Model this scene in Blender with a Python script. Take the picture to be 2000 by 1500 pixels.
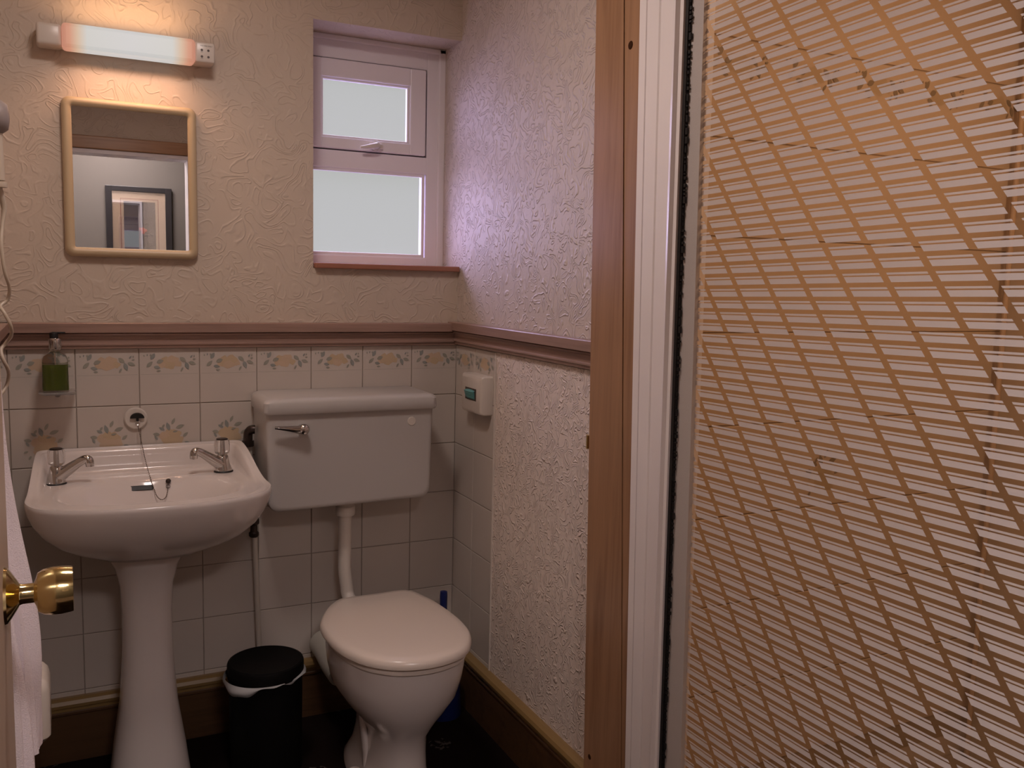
import bpy, bmesh, math, random
from mathutils import Vector, Matrix, noise as mnoise
random.seed(7)
for o in list(bpy.data.objects): bpy.data.objects.remove(o)
SC = bpy.context.scene
COL = SC.collection

# ------------------------------------------------------------------ camera
YAW, PIT, ROL, FPX = 0.4591, -0.1144, 0.0246, 1768.8
CAMP = Vector((-1.0748, -2.5652, 1.3015))
F = Vector((math.sin(YAW)*math.cos(PIT), math.cos(YAW)*math.cos(PIT), math.sin(PIT)))
R = Vector((math.cos(YAW), -math.sin(YAW), 0)); U = R.cross(F)
R2 = R*math.cos(ROL)+U*math.sin(ROL); U2 = U*math.cos(ROL)-R*math.sin(ROL)
cam = bpy.data.objects.new('camera', bpy.data.cameras.new('camera')); COL.objects.link(cam)
M = Matrix((R2, U2, -F)).transposed().to_4x4(); M.translation = CAMP
cam.matrix_world = M
cam.data.sensor_width = 36; cam.data.lens = 36*FPX/2000; cam.data.clip_start = .02
SC.camera = cam

# ------------------------------------------------------------------ exposure, sky, lights
SC.view_settings.view_transform = 'Standard'; SC.view_settings.look = 'None'
SC.view_settings.exposure = 0; SC.view_settings.gamma = 1; SC.view_settings.use_curve_mapping = False
w = bpy.data.worlds.new('sky'); SC.world = w; w.use_nodes = True
nt = w.node_tree; nt.nodes.clear()
out = nt.nodes.new('ShaderNodeOutputWorld'); bg = nt.nodes.new('ShaderNodeBackground')
tc = nt.nodes.new('ShaderNodeTexCoord'); sp = nt.nodes.new('ShaderNodeSeparateXYZ'); rp = nt.nodes.new('ShaderNodeValToRGB')
ma = nt.nodes.new('ShaderNodeMath'); ma.operation = 'MULTIPLY_ADD'; ma.inputs[1].default_value = .5; ma.inputs[2].default_value = .5
nt.links.new(tc.outputs['Generated'], sp.inputs[0]); nt.links.new(sp.outputs['Z'], ma.inputs[0]); nt.links.new(ma.outputs[0], rp.inputs[0])
nt.links.new(rp.outputs[0], bg.inputs[0]); nt.links.new(bg.outputs[0], out.inputs[0])
# overcast sky: pale horizon, brighter and bluer overhead (colours x10)
cr = rp.color_ramp
for _ in range(2): cr.elements.new(.5)
for e_, (p_, c_) in zip(cr.elements, ((.30, (.10, .085, .15)), (.44, (.0535, .0532, .0508)), (.655, (.0535, .0532, .0508)), (.90, (.75, .65, 1.0)))):
    e_.position = p_; e_.color = (*c_, 1)
bg.inputs[1].default_value = 10
SUN_E, BULB_TOP, BULB_BOT, SHOWER_E, LANDING_FILL_E, BATH_FILL_E = 6.0, .40, .44, 7.0, 28.0, 7.5
sun = bpy.data.lights.new('daylight', 'SUN'); sun.energy = SUN_E; sun.angle = math.radians(62); sun.color = (.60, .50, 1.0)
so = bpy.data.objects.new('daylight', sun); COL.objects.link(so)
so.rotation_euler = Vector((.50, -.83, -.20)).to_track_quat('-Z', 'Y').to_euler()
def area(name, loc, dirv, sx, sy, e, col, spread=180):
    l = bpy.data.lights.new(name, 'AREA'); l.shape = 'RECTANGLE'; l.size = sx; l.size_y = sy
    l.energy = e; l.color = col; l.spread = math.radians(spread)
    o = bpy.data.objects.new(name, l); COL.objects.link(o); o.location = loc
    o.rotation_euler = Vector(dirv).to_track_quat('-Z', 'Y').to_euler(); return o
area('shower_light', (.62, -1.80, 2.22), (0, 0, -1), .16, .16, SHOWER_E, (1, .63, .40))
area('landing_fill', (-2.15, -3.1, 1.95), (2.15, 1.9, -.9), .5, .5, LANDING_FILL_E, (1, .88, .86))  # unseen fill, added to brighten the shower frame and glass through the doorway
area('landing_overhead_fill', (-.80, -3.15, 2.235), (0, 0, -1), .4, .4, 24.0, (1, .86, .84))  # unseen fill, added to lift the basin, low tiles and towel
area('bathroom_overhead_fill', (-.82, -.95, 2.235), (0, 0, -1), .22, .22, BATH_FILL_E, (1, .84, .78))  # unseen fill, added to raise the bathroom's ambient level

# ------------------------------------------------------------------ materials
def mat(name, col, rough=.5, metal=0, spec=.5, **k):
    m = bpy.data.materials.new(name); m.use_nodes = True
    b = m.node_tree.nodes['Principled BSDF']
    b.inputs['Base Color'].default_value = (*col, 1); b.inputs['Roughness'].default_value = rough
    b.inputs['Metallic'].default_value = metal; b.inputs['Specular IOR Level'].default_value = spec
    for kk, v in k.items(): b.inputs[kk.replace('_', ' ')].default_value = v
    return m
class G:                      # tiny node graph helper
    def __init__(s, m): s.m = m; s.t = m.node_tree; s.b = s.t.nodes.get('Principled BSDF')
    def n(s, typ, **k):
        x = s.t.nodes.new('ShaderNode'+typ)
        for a, v in k.items(): setattr(x, a, v)
        return x
    def l(s, a, b): s.t.links.new(a, b)
    def coord(s, scale=(1, 1, 1), rot=(0, 0, 0)):
        t = s.n('TexCoord'); mp = s.n('Mapping'); mp.inputs['Scale'].default_value = scale; mp.inputs['Rotation'].default_value = rot
        s.l(t.outputs['Object'], mp.inputs[0]); return mp.outputs[0]
    def noise(s, co, scale, detail=2, rough=.5, dist=0):
        x = s.n('TexNoise'); x.inputs['Scale'].default_value = scale; x.inputs['Detail'].default_value = detail
        x.inputs['Roughness'].default_value = rough; x.inputs['Distortion'].default_value = dist
        s.l(co, x.inputs['Vector']); return x.outputs['Fac']
    def math(s, op, a, b=None, c=None):
        x = s.n('Math', operation=op)
        for i, v in enumerate((a, b, c)):
            if v is None: continue
            if isinstance(v, (int, float)): x.inputs[i].default_value = v
            else: s.l(v, x.inputs[i])
        return x.outputs[0]
    def ramp(s, f, stops):
        x = s.n('ValToRGB'); e = x.color_ramp.elements
        while len(e) < len(stops): e.new(.5)
        for el, (p, c) in zip(e, stops): el.position = p; el.color = (*c, 1)
        s.l(f, x.inputs[0]); return x.outputs[0]
    def bump(s, h, strength, dist):
        x = s.n('Bump'); x.inputs['Strength'].default_value = strength; x.inputs['Distance'].default_value = dist
        s.l(h, x.inputs['Height']); s.l(x.outputs[0], s.b.inputs['Normal'])
def wallpaper(name, col, k=1.0, bumpd=.0014, rough=.5):
    m = mat(name, col, rough, spec=.35); g = G(m); co = g.coord()
    a = g.noise(co, 15*k, .6, .4, 1.3)
    sw = g.math('POWER', g.math('MAXIMUM', g.math('SINE', g.math('MULTIPLY', a, 44)), 0), 2.2)
    b = g.math('MULTIPLY', g.math('SUBTRACT', g.noise(co, 26*k, 1), .33), 5.0); b = g.math('MINIMUM', g.math('MAXIMUM', b, 0), 1)
    h = g.math('ADD', g.math('MULTIPLY', sw, b), g.math('MULTIPLY', g.noise(co, 190, 3), .22))
    g.bump(h, .75, bumpd)
    c2 = tuple(v*.95 for v in col)
    g.l(g.ramp(g.noise(co, 3, 3), [(.3, c2), (.7, col)]), g.b.inputs['Base Color'])
    return m
def wood(name, c1, c2, axis='Z', rough=.4, scale=1.0, knots=True):
    m = mat(name, c1, rough); g = G(m)
    s = {'X': (.8, 14, 14), 'Y': (14, .8, 14), 'Z': (14, 14, .8)}[axis]
    co = g.coord(tuple(v*scale for v in s))
    a = g.noise(co, 2.2, 4, .6, .8); b = g.noise(co, 9, 3, .6)
    f = g.math('ADD', g.math('MULTIPLY', a, .75), g.math('MULTIPLY', b, .25))
    g.l(g.ramp(f, [(.32, c2), (.5, c1), (.68, tuple(min(1, v*1.18) for v in c1))]), g.b.inputs['Base Color'])
    g.bump(f, .15, .001); return m
M_paper = wallpaper('cream embossed wallpaper', (.60, .50, .41))
M_paper_r = wallpaper('side embossed wallpaper', (.60, .51, .45), 1.35, .0030)
M_paper_fine = wallpaper('lower embossed wallpaper', (.80, .69, .62), 1.75, .0042)
M_plain = mat('cream paint', (.60, .50, .40), .6)
M_ceil = wallpaper('white textured ceiling', (.66, .62, .56), 1.5)
M_tile = mat('glazed cream tile', (.52, .46, .41), .22); g = G(M_tile)
g.l(g.ramp(g.noise(g.coord(), 4, 3), [(.3, (.56, .50, .45)), (.7, (.60, .54, .485))]), g.b.inputs['Base Color'])
g.bump(g.noise(g.coord(), 25, 2), .12, .001)
M_grout = mat('grout', (.31, .26, .22), .9)
M_leaf = mat('tile print leaf', (.33, .325, .275), .3)
M_leafb = mat('tile print blue leaf', (.29, .305, .285), .3)
M_peach = mat('tile print peach flower', (.57, .43, .31), .3)
M_peachd = mat('tile print flower petals', (.55, .42, .28), .3)
M_rail = wood('stained rail wood', (.32, .205, .165), (.22, .14, .11), 'X', .32)
M_railY = wood('stained rail wood side', (.32, .205, .165), (.22, .14, .11), 'Y', .32)
M_skirt = wood('dark stained skirting', (.085, .042, .018), (.05, .024, .011), 'X', .45)
M_skcap = mat('lit skirting moulding', (.27, .17, .065), .35)  # light on the skirting's top is put into this paler colour
M_pine = wood('varnished pine', (.33, .18, .095), (.25, .125, .062), 'Z', .33)
M_pineX = wood('varnished pine head', (.42, .225, .115), (.31, .155, .07), 'X', .33)
M_knot = mat('pine knot', (.05, .022, .012), .9, spec=0)
M_white = mat('white vitreous china', (.68, .62, .59), .12, spec=.6)
M_cist = mat('cistern plastic', (.50, .475, .455), .28)
M_lid = mat('white seat plastic', (.70, .61, .54), .25)
M_plas = mat('white plastic', (.66, .60, .54), .3)
M_upvc = mat('white window frame plastic', (.84, .79, .83), .3)
M_frame = mat('white enamelled shower frame', (.84, .78, .76), .28)
M_chrome = mat('chrome', (.62, .60, .58), .1, 1)
M_brass = mat('polished brass', (.72, .57, .27), .12, 1)
M_black = mat('black rubber', (.006, .005, .005), .5)
M_bin = mat('black bin', (.0035, .003, .003), .6, spec=.12)
M_dark = mat('dark metal fitting', (.05, .035, .03), .35, .6)
M_chaind = mat('tarnished ball chain', (.16, .13, .11), .35, .8)
M_blue = mat('blue plastic', (.012, .02, .11), .3)
M_teal = mat('teal paper bags', (.12, .33, .32), .5)
M_mframe = mat('cream mirror frame', (.53, .41, .26), .38)
M_mirror = mat('mirror glass', (.80, .80, .80), .0, 1)
M_sill = mat('terracotta painted sill', (.34, .14, .085), .5)
M_liner = mat('white bin liner', (.38, .38, .38), .45)
M_cream = mat('cream hairdryer plastic', (.50, .42, .33), .35)
M_grey = mat('greyish plastic', (.25, .21, .20), .4)
M_print = mat('dark print', (.08, .06, .05), .5)
M_towel = mat('white terry towel', (.88, .80, .84), .95, spec=.1); g = G(M_towel)
g.bump(g.noise(g.coord(), 500, 3), .6, .003)
M_acr = mat('clear acrylic', (.9, .88, .86), .08, spec=.6, Transmission_Weight=.85, IOR=1.3)
M_soap = mat('green liquid soap', (.10, .13, .012), .1, Transmission_Weight=.25)
M_glass = mat('clear glass', (.96, .97, .95), .03, Transmission_Weight=1.0, IOR=1.2)
M_carpet = mat('dark carpet', (.012, .008, .006), 1, spec=.05); g = G(M_carpet)
vo = g.n('TexVoronoi'); vo.inputs['Scale'].default_value = 5.2; vo.inputs['Randomness'].default_value = .35; g.l(g.coord(), vo.inputs['Vector'])
nn = g.noise(g.coord(), 60, 2)
mask = g.math('MULTIPLY', g.math('LESS_THAN', vo.outputs['Distance'], .20), g.math('GREATER_THAN', nn, .53))
g.l(g.ramp(mask, [(0, (.010, .006, .005)), (1, (.065, .055, .05))]), g.b.inputs['Base Color'])
# lamp diffuser: warm ends, white middle
M_diff = mat('lit opal diffuser', (.6, .5, .4), .4); g = G(M_diff)
tcn = g.n('TexCoord'); sx = g.n('SeparateXYZ'); g.l(tcn.outputs['Object'], sx.inputs[0])
d = g.math('ABSOLUTE', sx.outputs['X'])
ec = g.ramp(g.math('MULTIPLY', d, 6.2), [(0, (.54, .54, .54)), (.60, (.54, .54, .52)), (.73, (.58, .42, .30)), (.84, (.56, .25, .16)), (.95, (.48, .20, .14))])
g.l(ec, g.b.inputs['Emission Color']); g.b.inputs['Emission Strength'].default_value = 1.0; g.b.inputs['Base Color'].default_value = (.1, .08, .06, 1)
# patterned shower glass: frosted dashes between clear slanting bands
def shower_glass():
    m = bpy.data.materials.new('patterned shower glass'); m.use_nodes = True; g = G(m); t = g.t; t.nodes.clear()
    tcn = g.n('TexCoord'); s = g.n('SeparateXYZ'); g.l(tcn.outputs['Object'], s.inputs[0])
    y, z = s.outputs['Y'], s.outputs['Z']
    sv = g.math('ADD', z, g.math('MULTIPLY', y, .027))
    fs = g.math('FRACT', g.math('DIVIDE', g.math('SUBTRACT', 1.2795+2, sv), .0200))
    bv = g.math('SUBTRACT', y, g.math('MULTIPLY', z, .78))
    fb = g.math('FRACT', g.math('DIVIDE', g.math('SUBTRACT', -2.7576+2*.0815*30, bv), .0815))
    band = g.math('GREATER_THAN', fb, .155)
    thin = g.math('LESS_THAN', fs, .145)
    thick = g.math('MULTIPLY', g.math('GREATER_THAN', fs, .245), g.math('LESS_THAN', fs, .665))
    fr = g.math('MULTIPLY', band, g.math('MAXIMUM', thin, thick))
    edge = g.math('GREATER_THAN', y, -1.2)          # replaced below by the border
    tr = g.n('BsdfTransparent'); tr.inputs[0].default_value = (.90, .86, .80, 1)
    gl = g.n('BsdfGlossy'); gl.inputs['Roughness'].default_value = .08; gl.inputs[0].default_value = (.9, .9, .9, 1)
    fre = g.n('LayerWeight'); fre.inputs[0].default_value = .25
    clear = g.n('MixShader'); g.l(g.math('MULTIPLY', fre.outputs['Fresnel'], .25), clear.inputs[0]); g.l(tr.outputs[0], clear.inputs[1]); g.l(gl.outputs[0], clear.inputs[2])
    df = g.n('BsdfDiffuse'); df.inputs[0].default_value = (.68, .62, .60, 1)
    tl = g.n('BsdfTranslucent'); tl.inputs[0].default_value = (.60, .56, .54, 1)
    a = g.n('MixShader'); a.inputs[0].default_value = .10; g.l(df.outputs[0], a.inputs[1]); g.l(tl.outputs[0], a.inputs[2])
    frost = g.n('MixShader'); frost.inputs[0].default_value = .14; g.l(a.outputs[0], frost.inputs[1]); g.l(tr.outputs[0], frost.inputs[2])
    mx = g.n('MixShader'); g.l(fr, mx.inputs[0]); g.l(clear.outputs[0], mx.inputs[1]); g.l(frost.outputs[0], mx.inputs[2])
    o = g.n('OutputMaterial'); g.l(mx.outputs[0], o.inputs[0]); return m
M_shglass = shower_glass()
def clearmat(name, tint, transl=0.0, tcol=(.7, .7, .7)):
    m = bpy.data.materials.new(name); m.use_nodes = True; g = G(m); g.t.nodes.clear()
    tr = g.n('BsdfTransparent'); tr.inputs[0].default_value = (*tint, 1)
    tl = g.n('BsdfTranslucent'); tl.inputs[0].default_value = (*tcol, 1)
    mx = g.n('MixShader'); mx.inputs[0].default_value = transl; g.l(tr.outputs[0], mx.inputs[1]); g.l(tl.outputs[0], mx.inputs[2])
    o = g.n('OutputMaterial'); g.l(mx.outputs[0], o.inputs[0]); return m
M_clear = clearmat('clear pane', (.93, .92, .90))
M_pane = clearmat('obscured window pane', (.93, .94, .93), .02)
M_border = mat('woven frosted glass border', (.47, .42, .39), .6); g = G(M_border); g.bump(g.noise(g.coord((1, 60, 60)), 8, 2), .3, .001)

# ------------------------------------------------------------------ mesh helpers
def obj(name, bm, m, parent=None, smooth=None, label=None):
    me = bpy.data.meshes.new(name)
    bmesh.ops.recalc_face_normals(bm, faces=bm.faces)
    if smooth is not None:
        for f in bm.faces: f.smooth = True
        for e in bm.edges:
            if len(e.link_faces) == 2 and e.calc_face_angle(0) > math.radians(smooth): e.smooth = False
    bm.to_mesh(me); bm.free()
    for mm in (m if isinstance(m, (list, tuple)) else [m]): me.materials.append(mm)
    o = bpy.data.objects.new(name, me); COL.objects.link(o)
    if parent:
        o.parent = parent
        if parent.type == 'EMPTY' or True: o.matrix_parent_inverse = parent_inv(parent)
    if label: o['label'] = label
    return o
def wmat(o):
    m = Matrix.LocRotScale(o.location, o.rotation_euler, o.scale)
    return (wmat(o.parent) @ o.matrix_parent_inverse @ m) if o.parent else m
def parent_inv(p): return wmat(p).inverted()
def thing(name, label, cat, loc, group=None):
    o = bpy.data.objects.new(name, None); COL.objects.link(o); o.empty_display_size = .05
    o.location = loc; o['label'] = label; o['category'] = cat
    if group: o['group'] = group
    return o
def tag(o, label, cat):
    o['label'] = label; o['category'] = cat; return o
def struct(name, bm, m, smooth=None):
    o = obj(name, bm, m, None, smooth); o['kind'] = 'structure'; return o
def sempty(name, loc):
    o = bpy.data.objects.new(name, None); COL.objects.link(o); o.location = loc; o.empty_display_size = .05; o['kind'] = 'structure'; return o
def box(bm, x0, x1, y0, y1, z0, z1, bev=0, seg=2, mi=0):
    vs = [bm.verts.new((x, y, z)) for x in (x0, x1) for y in (y0, y1) for z in (z0, z1)]
    fs = [bm.faces.new([vs[i] for i in q]) for q in ((0, 1, 3, 2), (4, 6, 7, 5), (0, 4, 5, 1), (2, 3, 7, 6), (0, 2, 6, 4), (1, 5, 7, 3))]
    for f in fs: f.material_index = mi
    if bev:
        es = {e for f in fs for e in f.edges}
        bmesh.ops.recalc_face_normals(bm, faces=fs)
        bmesh.ops.bevel(bm, geom=list(es), offset=bev, segments=seg, profile=.5, affect='EDGES', clamp_overlap=True)
    return vs
def B(*a, **k): bm = bmesh.new(); box(bm, *a, **k); return bm
def rings(bm, rs, cap0=True, cap1=True, mi=0):
    """loft closed rings (lists of points)"""
    vr = [[bm.verts.new(p) for p in r] for r in rs]
    n = len(vr[0])
    for a, b in zip(vr, vr[1:]):
        for i in range(n):
            f = bm.faces.new((a[i], a[(i+1) % n], b[(i+1) % n], b[i])); f.material_index = mi
    if cap0: bm.faces.new(list(reversed(vr[0]))).material_index = mi
    if cap1: bm.faces.new(vr[-1]).material_index = mi
    return vr
def basis(d):
    d = Vector(d).normalized(); a = Vector((0, 0, 1)) if abs(d.z) < .9 else Vector((1, 0, 0))
    u = d.cross(a).normalized(); return u, d.cross(u).normalized(), d
def lathe(bm, prof, org, d=(0, 0, 1), n=32, mi=0, cap=True):
    u, v, w = basis(d); org = Vector(org)
    rings(bm, [[org+w*h+(u*math.cos(2*math.pi*i/n)+v*math.sin(2*math.pi*i/n))*max(r, 1e-4) for i in range(n)] for r, h in prof], cap, cap, mi)
def tube(bm, pts, r, n=12, cap=True, sub=0, mi=0):
    pts = [Vector(p) for p in pts]
    rr = r if isinstance(r, (list, tuple)) else [r]*len(pts)
    if sub: pts, rr = spline(pts, sub, rr)
    u = None; rs = []
    for i, p in enumerate(pts):
        d = (pts[min(i+1, len(pts)-1)]-pts[max(i-1, 0)]).normalized()
        if u is None: u = basis(d)[0]
        u = (u-d*u.dot(d)).normalized(); v = d.cross(u)
        rs.append([p+(u*math.cos(2*math.pi*k/n)+v*math.sin(2*math.pi*k/n))*rr[i] for k in range(n)])
    rings(bm, rs, cap, cap, mi)
def spline(pts, sub, rr=None, closed=False):
    n = len(pts); o = []; ro = []
    rr = rr or [0]*n
    for i in range(n if closed else n-1):
        if closed: a, b, c, d = (pts[(i+k) % n] for k in (-1, 0, 1, 2))
        else: a, b, c, d = pts[max(i-1, 0)], pts[i], pts[i+1], pts[min(i+2, n-1)]
        for k in range(sub):
            t = k/sub
            o.append(.5*((2*b)+(c-a)*t+(2*a-5*b+4*c-d)*t*t+(3*b-a-3*c+d)*t**3)); ro.append(rr[i]*(1-t)+rr[(i+1) % n]*t)
    if not closed: o.append(pts[-1]); ro.append(rr[-1])
    return o, ro
def rrect(cx, cy, hx, hy, r, n=6):
    o = []
    for sx, sy, a0 in ((1, 1, 0), (-1, 1, 90), (-1, -1, 180), (1, -1, 270)):
        for k in range(n+1):
            a = math.radians(a0+90*k/n); o.append((cx+sx*(hx-r)+r*math.cos(a), cy+sy*(hy-r)+r*math.sin(a)))
    return o
def prism_between(bm, prof, p0, p1, ax):
    """extrude a 2-D profile [(depth, z)] along world axis; ax='x': depth->-y ; ax='y': depth->-x"""
    rs = []
    for p in (p0, p1):
        rs.append([Vector((p, -d, z)) if ax == 'x' else Vector((-d, p, z)) for d, z in prof])
    rings(bm, rs)
def ss(t): t = max(0, min(1, t)); return t*t*(3-2*t)

# ------------------------------------------------------------------ room shell
XL, YF, ZC = -1.232, -2.29, 2.25
T = .152; Z0 = 1.10; S0 = .1448
bm = bmesh.new()
box(bm, XL-.1, -.442, .0015, .2, 0, ZC); box(bm, -.442, .15, .0015, .2, 0, 1.322); box(bm, -.442, .15, .0015, .2, 2.0, ZC)
wall_back = struct('wall_back', bm, M_paper)
bm = bmesh.new(); box(bm, .0015, .15, -.98, .2, 0, ZC)
wall_right = struct('wall_right', bm, M_paper_r)
bm = bmesh.new(); box(bm, -.0012, .0015, -.93, -.290, .1, 1.10)
obj('lower_wallpaper', bm, M_paper_fine, wall_right)
struct('wall_left', B(XL-.1, XL, YF, .0015, 0, ZC), M_paper)
struct('floor', B(XL-.1, 0.0, YF-.1, .0, -.05, 0), M_carpet)
struct('ceiling', B(XL-.1, 1.3, YF-.1, .2, ZC, ZC+.05), M_ceil)
bm = bmesh.new()
box(bm, XL-.1, -1.20, YF-.1, YF, 0, ZC); box(bm, -.498, 1.3, YF-.1, YF, 0, ZC); box(bm, -1.20, -.498, YF-.1, YF, 1.868, ZC)
struct('wall_front', bm, M_paper)
# doorway lining and architraves
bm = bmesh.new()
box(bm, -1.20, -.498, YF-.12, YF+.004, 1.850, 1.868); box(bm, -1.20, -1.188, YF-.12, YF+.004, 0, 1.850); box(bm, -.512, -.498, YF-.12, YF+.004, 0, 1.850)
struct('trim_1', bm, M_upvc)
bm = bmesh.new()
box(bm, -1.228, -.43, YF, YF+.018, 1.870, 1.929, .004); box(bm, -.498, -.43, YF, YF+.018, 0, 1.870, .004)
struct('trim_2', bm, M_pineX)

# tiles -----------------------------------------------------------
def tile(bm, f, a0, a1, b0, b1, g=.0011, e=.0012):
    """f(a,b,h) maps wall coordinates to world; raised bevelled tile"""
    a0 += g; a1 -= g; b0 += g; b1 -= g
    lo = [bm.verts.new(f(a, b, 0)) for a, b in ((a0, b0), (a1, b0), (a1, b1), (a0, b1))]
    mi = [bm.verts.new(f(a, b, .0018)) for a, b in ((a0, b0), (a1, b0), (a1, b1), (a0, b1))]
    hi = [bm.verts.new(f(a, b, .0028)) for a, b in ((a0+e, b0+e), (a1-e, b0+e), (a1-e, b1-e), (a0+e, b1-e))]
    for p, q in ((lo, mi), (mi, hi)):
        for i in range(4): bm.faces.new((p[i], p[(i+1) % 4], q[(i+1) % 4], q[i]))
    bm.faces.new(hi)
def blade(bm, f, a, b, L, W, ang, mi, h=.0030, n=5):
    """flat printed leaf"""
    c, s = math.cos(ang), math.sin(ang); top = []; bot = []
    for k in range(n+1):
        t = k/n; wd = W*math.sin(math.pi*min(t*1.0, 1))**.8*(1-.25*t) if 0 < t < 1 else 0
        top.append((t*L, wd/2)); bot.append((t*L, -wd/2))
    pts = top+list(reversed(bot[1:-1]))
    fc = bm.faces.new([bm.verts.new(f(a+x*c-y*s, b+x*s+y*c, h)) for x, y in pts]); fc.material_index = mi
LAY = [0]
def blob(bm, f, a, b, rx, ry, mi, rnd, h=.0029, n=14):
    ph = rnd.random()*6; LAY[0] = (LAY[0]+1) % 8; h += LAY[0]*.00006
    fc = bm.faces.new([bm.verts.new(f(a+rx*math.cos(q)*(1+.16*math.sin(3*q+ph)), b+ry*math.sin(q)*(1+.16*math.sin(4*q+ph)), h))
                       for q in (2*math.pi*k/n for k in range(n))]); fc.material_index = mi
BORDER = [(-.047, .006, .020, .012, 60), (-.033, -.002, .019, .013, 20), (-.058, -.014, .022, .011, 45), (-.040, -.013, .017, .010, -10),
          (-.034, -.024, .012, .006, 0), (-.063, .014, .006, .004, 100), (-.056, .016, .006, .004, 80), (-.049, .016, .006, .004, 60),
          (.026, .012, .020, .012, -40), (.040, -.001, .022, .012, -70), (.048, -.001, .020, .011, -20), (.034, -.015, .014, .006, -120),
          (.052, .010, .010, .005, 50), (.058, .006, .008, .005, 10), (.062, .012, .006, .004, 90)]
def border_motif(bm, f, a, b, rnd, k=1.0):
    for dx, dy, rx, ry in ((-.012, 0, .013, .014), (.008, .003, .015, .013), (.0, -.010, .016, .010), (.022, -.006, .009, .008), (-.02, -.008, .009, .008)):
        blob(bm, f, a+dx*k, b+dy*k, rx*k, ry*k, 3 if rnd.random() < .6 else 4, rnd)
    for i, (x, y, L, W, an) in enumerate(BORDER): blade(bm, f, a+x*k, b+y*k, L*k, W*k, math.radians(an), 1+(i % 3 == 0), .0036+i*.00004)
def bouquet(bm, f, a, b, rnd, k=1.0):
    for dx, dy, rx, ry in ((-.014, 0, .015, .013), (.010, .003, .016, .013), (.0, -.014, .024, .012), (-.004, .010, .012, .009), (.020, -.012, .012, .011), (0, -.028, .026, .012)):
        blob(bm, f, a+dx*k, b+dy*k, rx*k, ry*k, 3 if rnd.random() < .6 else 4, rnd)
    for i, (x, y, L, W, an) in enumerate(((-.004, .014, .024, .012, 105), (.002, .030, .020, .009, 65), (.012, .020, .024, .012, 20), (-.016, .016, .016, .009, 150),
            (-.022, .022, .012, .007, 60), (-.028, .004, .018, .011, 170), (-.034, -.010, .014, .007, 120), (-.036, -.022, .012, .006, 200),
            (.030, -.004, .018, .009, 40), (.034, -.018, .016, .008, -20), (-.030, -.034, .012, .007, 240), (.004, .010, .014, .006, 10))):
        blade(bm, f, a+x*k, b+y*k, L*k, W*k, math.radians(an), 1+(i % 3 == 0), .0036+i*.00004)
MT = [M_tile, M_leaf, M_leafb, M_peach, M_peachd, M_grout]
rnd = random.Random(3)
fb_ = lambda a, b, h: (a, .0015-h, b)
bm = bmesh.new()
box(bm, XL, 0, .0010, .0016, 0.02, Z0, mi=5)
edges = [0, -S0]+[-(S0+T*k) for k in range(1, 8)]; edges = [e for e in edges if e > XL]+[XL]
for i in range(len(edges)-1):
    for r in range(7):
        zb = max(Z0-T*(r+1), .03)
        tile(bm, fb_, edges[i+1], edges[i], zb, Z0-T*r)
    c = (edges[i]+edges[i+1])/2
    if i == len(edges)-2: c = edges[i]-.076
    border_motif(bm, fb_, c, 1.062, rnd)
    bm2 = None
    v = [bm.verts.new(fb_(x, z, .00285)) for x, z in ((edges[i+1]+.004, 1.0290), (edges[i]-.004, 1.0290), (edges[i]-.004, 1.0297), (edges[i+1]+.004, 1.0297))]
    bm.faces.new(v).material_index = 1
    if 4 <= i <= 7: bouquet(bm, fb_, c, .862, rnd)
for v in bm.verts:
    pass
obj('tile_panel', bm, MT, wall_back)
bm = bmesh.new(); fr_ = lambda a, b, h: (.0015-h, a, b)
box(bm, .0010, .0016, -.288, 0, .1, Z0, mi=5)
for r in range(7):
    for y0, y1 in ((-.146, 0), (-.288, -.146)): tile(bm, fr_, y0, y1, max(Z0-T*(r+1), .1), Z0-T*r)
for c in (-.073, -.217): border_motif(bm, lambda a, b, h: fr_(a, b, h), c, 1.062, rnd)
obj('tile_panel', bm, MT, wall_right)
bm = bmesh.new(); box(bm, -.0045, .0015, -.294, -.288, .15, 1.10, .001)
obj('tile_edge_trim', bm, M_plas, wall_right)

# dado rail, skirting ---------------------------------------------
RP = [(0, 1.100), (.012, 1.100), (.013, 1.106), (.017, 1.109), (.017, 1.112), (.0125, 1.115), (.012, 1.124), (.015, 1.131), (.022, 1.135), (.024, 1.1385), (.021, 1.1405), (.021, 1.1415), (.030, 1.142), (.030, 1.165), (.028, 1.167), (0, 1.167)]
bm = bmesh.new(); prism_between(bm, RP, XL, 0, 'x'); struct('trim_3', bm, M_rail)
bm = bmesh.new(); prism_between(bm, [(d, z+.004) for d, z in RP], -.90, -.0005, 'y'); struct('trim_4', bm, M_railY)
bm = bmesh.new(); rings(bm, [[Vector((XL+d, p, z)) for d, z in RP] for p in (-1.15, 0)]); struct('trim_5', bm, M_railY)
SP = [(0, 0), (.016, 0), (.016, .128), (.019, .131), (.019, .137), (.016, .140)]
SP2 = [(0, .140), (.016, .140), (.017, .150), (.024, .153), (.026, .162), (.022, .171), (.012, .176), (0, .176)]
for nm, a, b, ax in (('baseboard_back', XL, 0, 'x'), ('baseboard_right', -.93, 0, 'y')):
    bm = bmesh.new(); prism_between(bm, SP+[(0, .140)], a, b, ax); bb = struct(nm, bm, M_skirt)
    bm = bmesh.new(); prism_between(bm, SP2, a, b, ax); obj('moulding', bm, M_skcap, bb)
bm = bmesh.new(); rings(bm, [[Vector((XL+d, p, z)) for d, z in SP+[(0, .140)]] for p in (-1.9, 0)]); struct('baseboard_left', bm, M_skirt)

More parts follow.
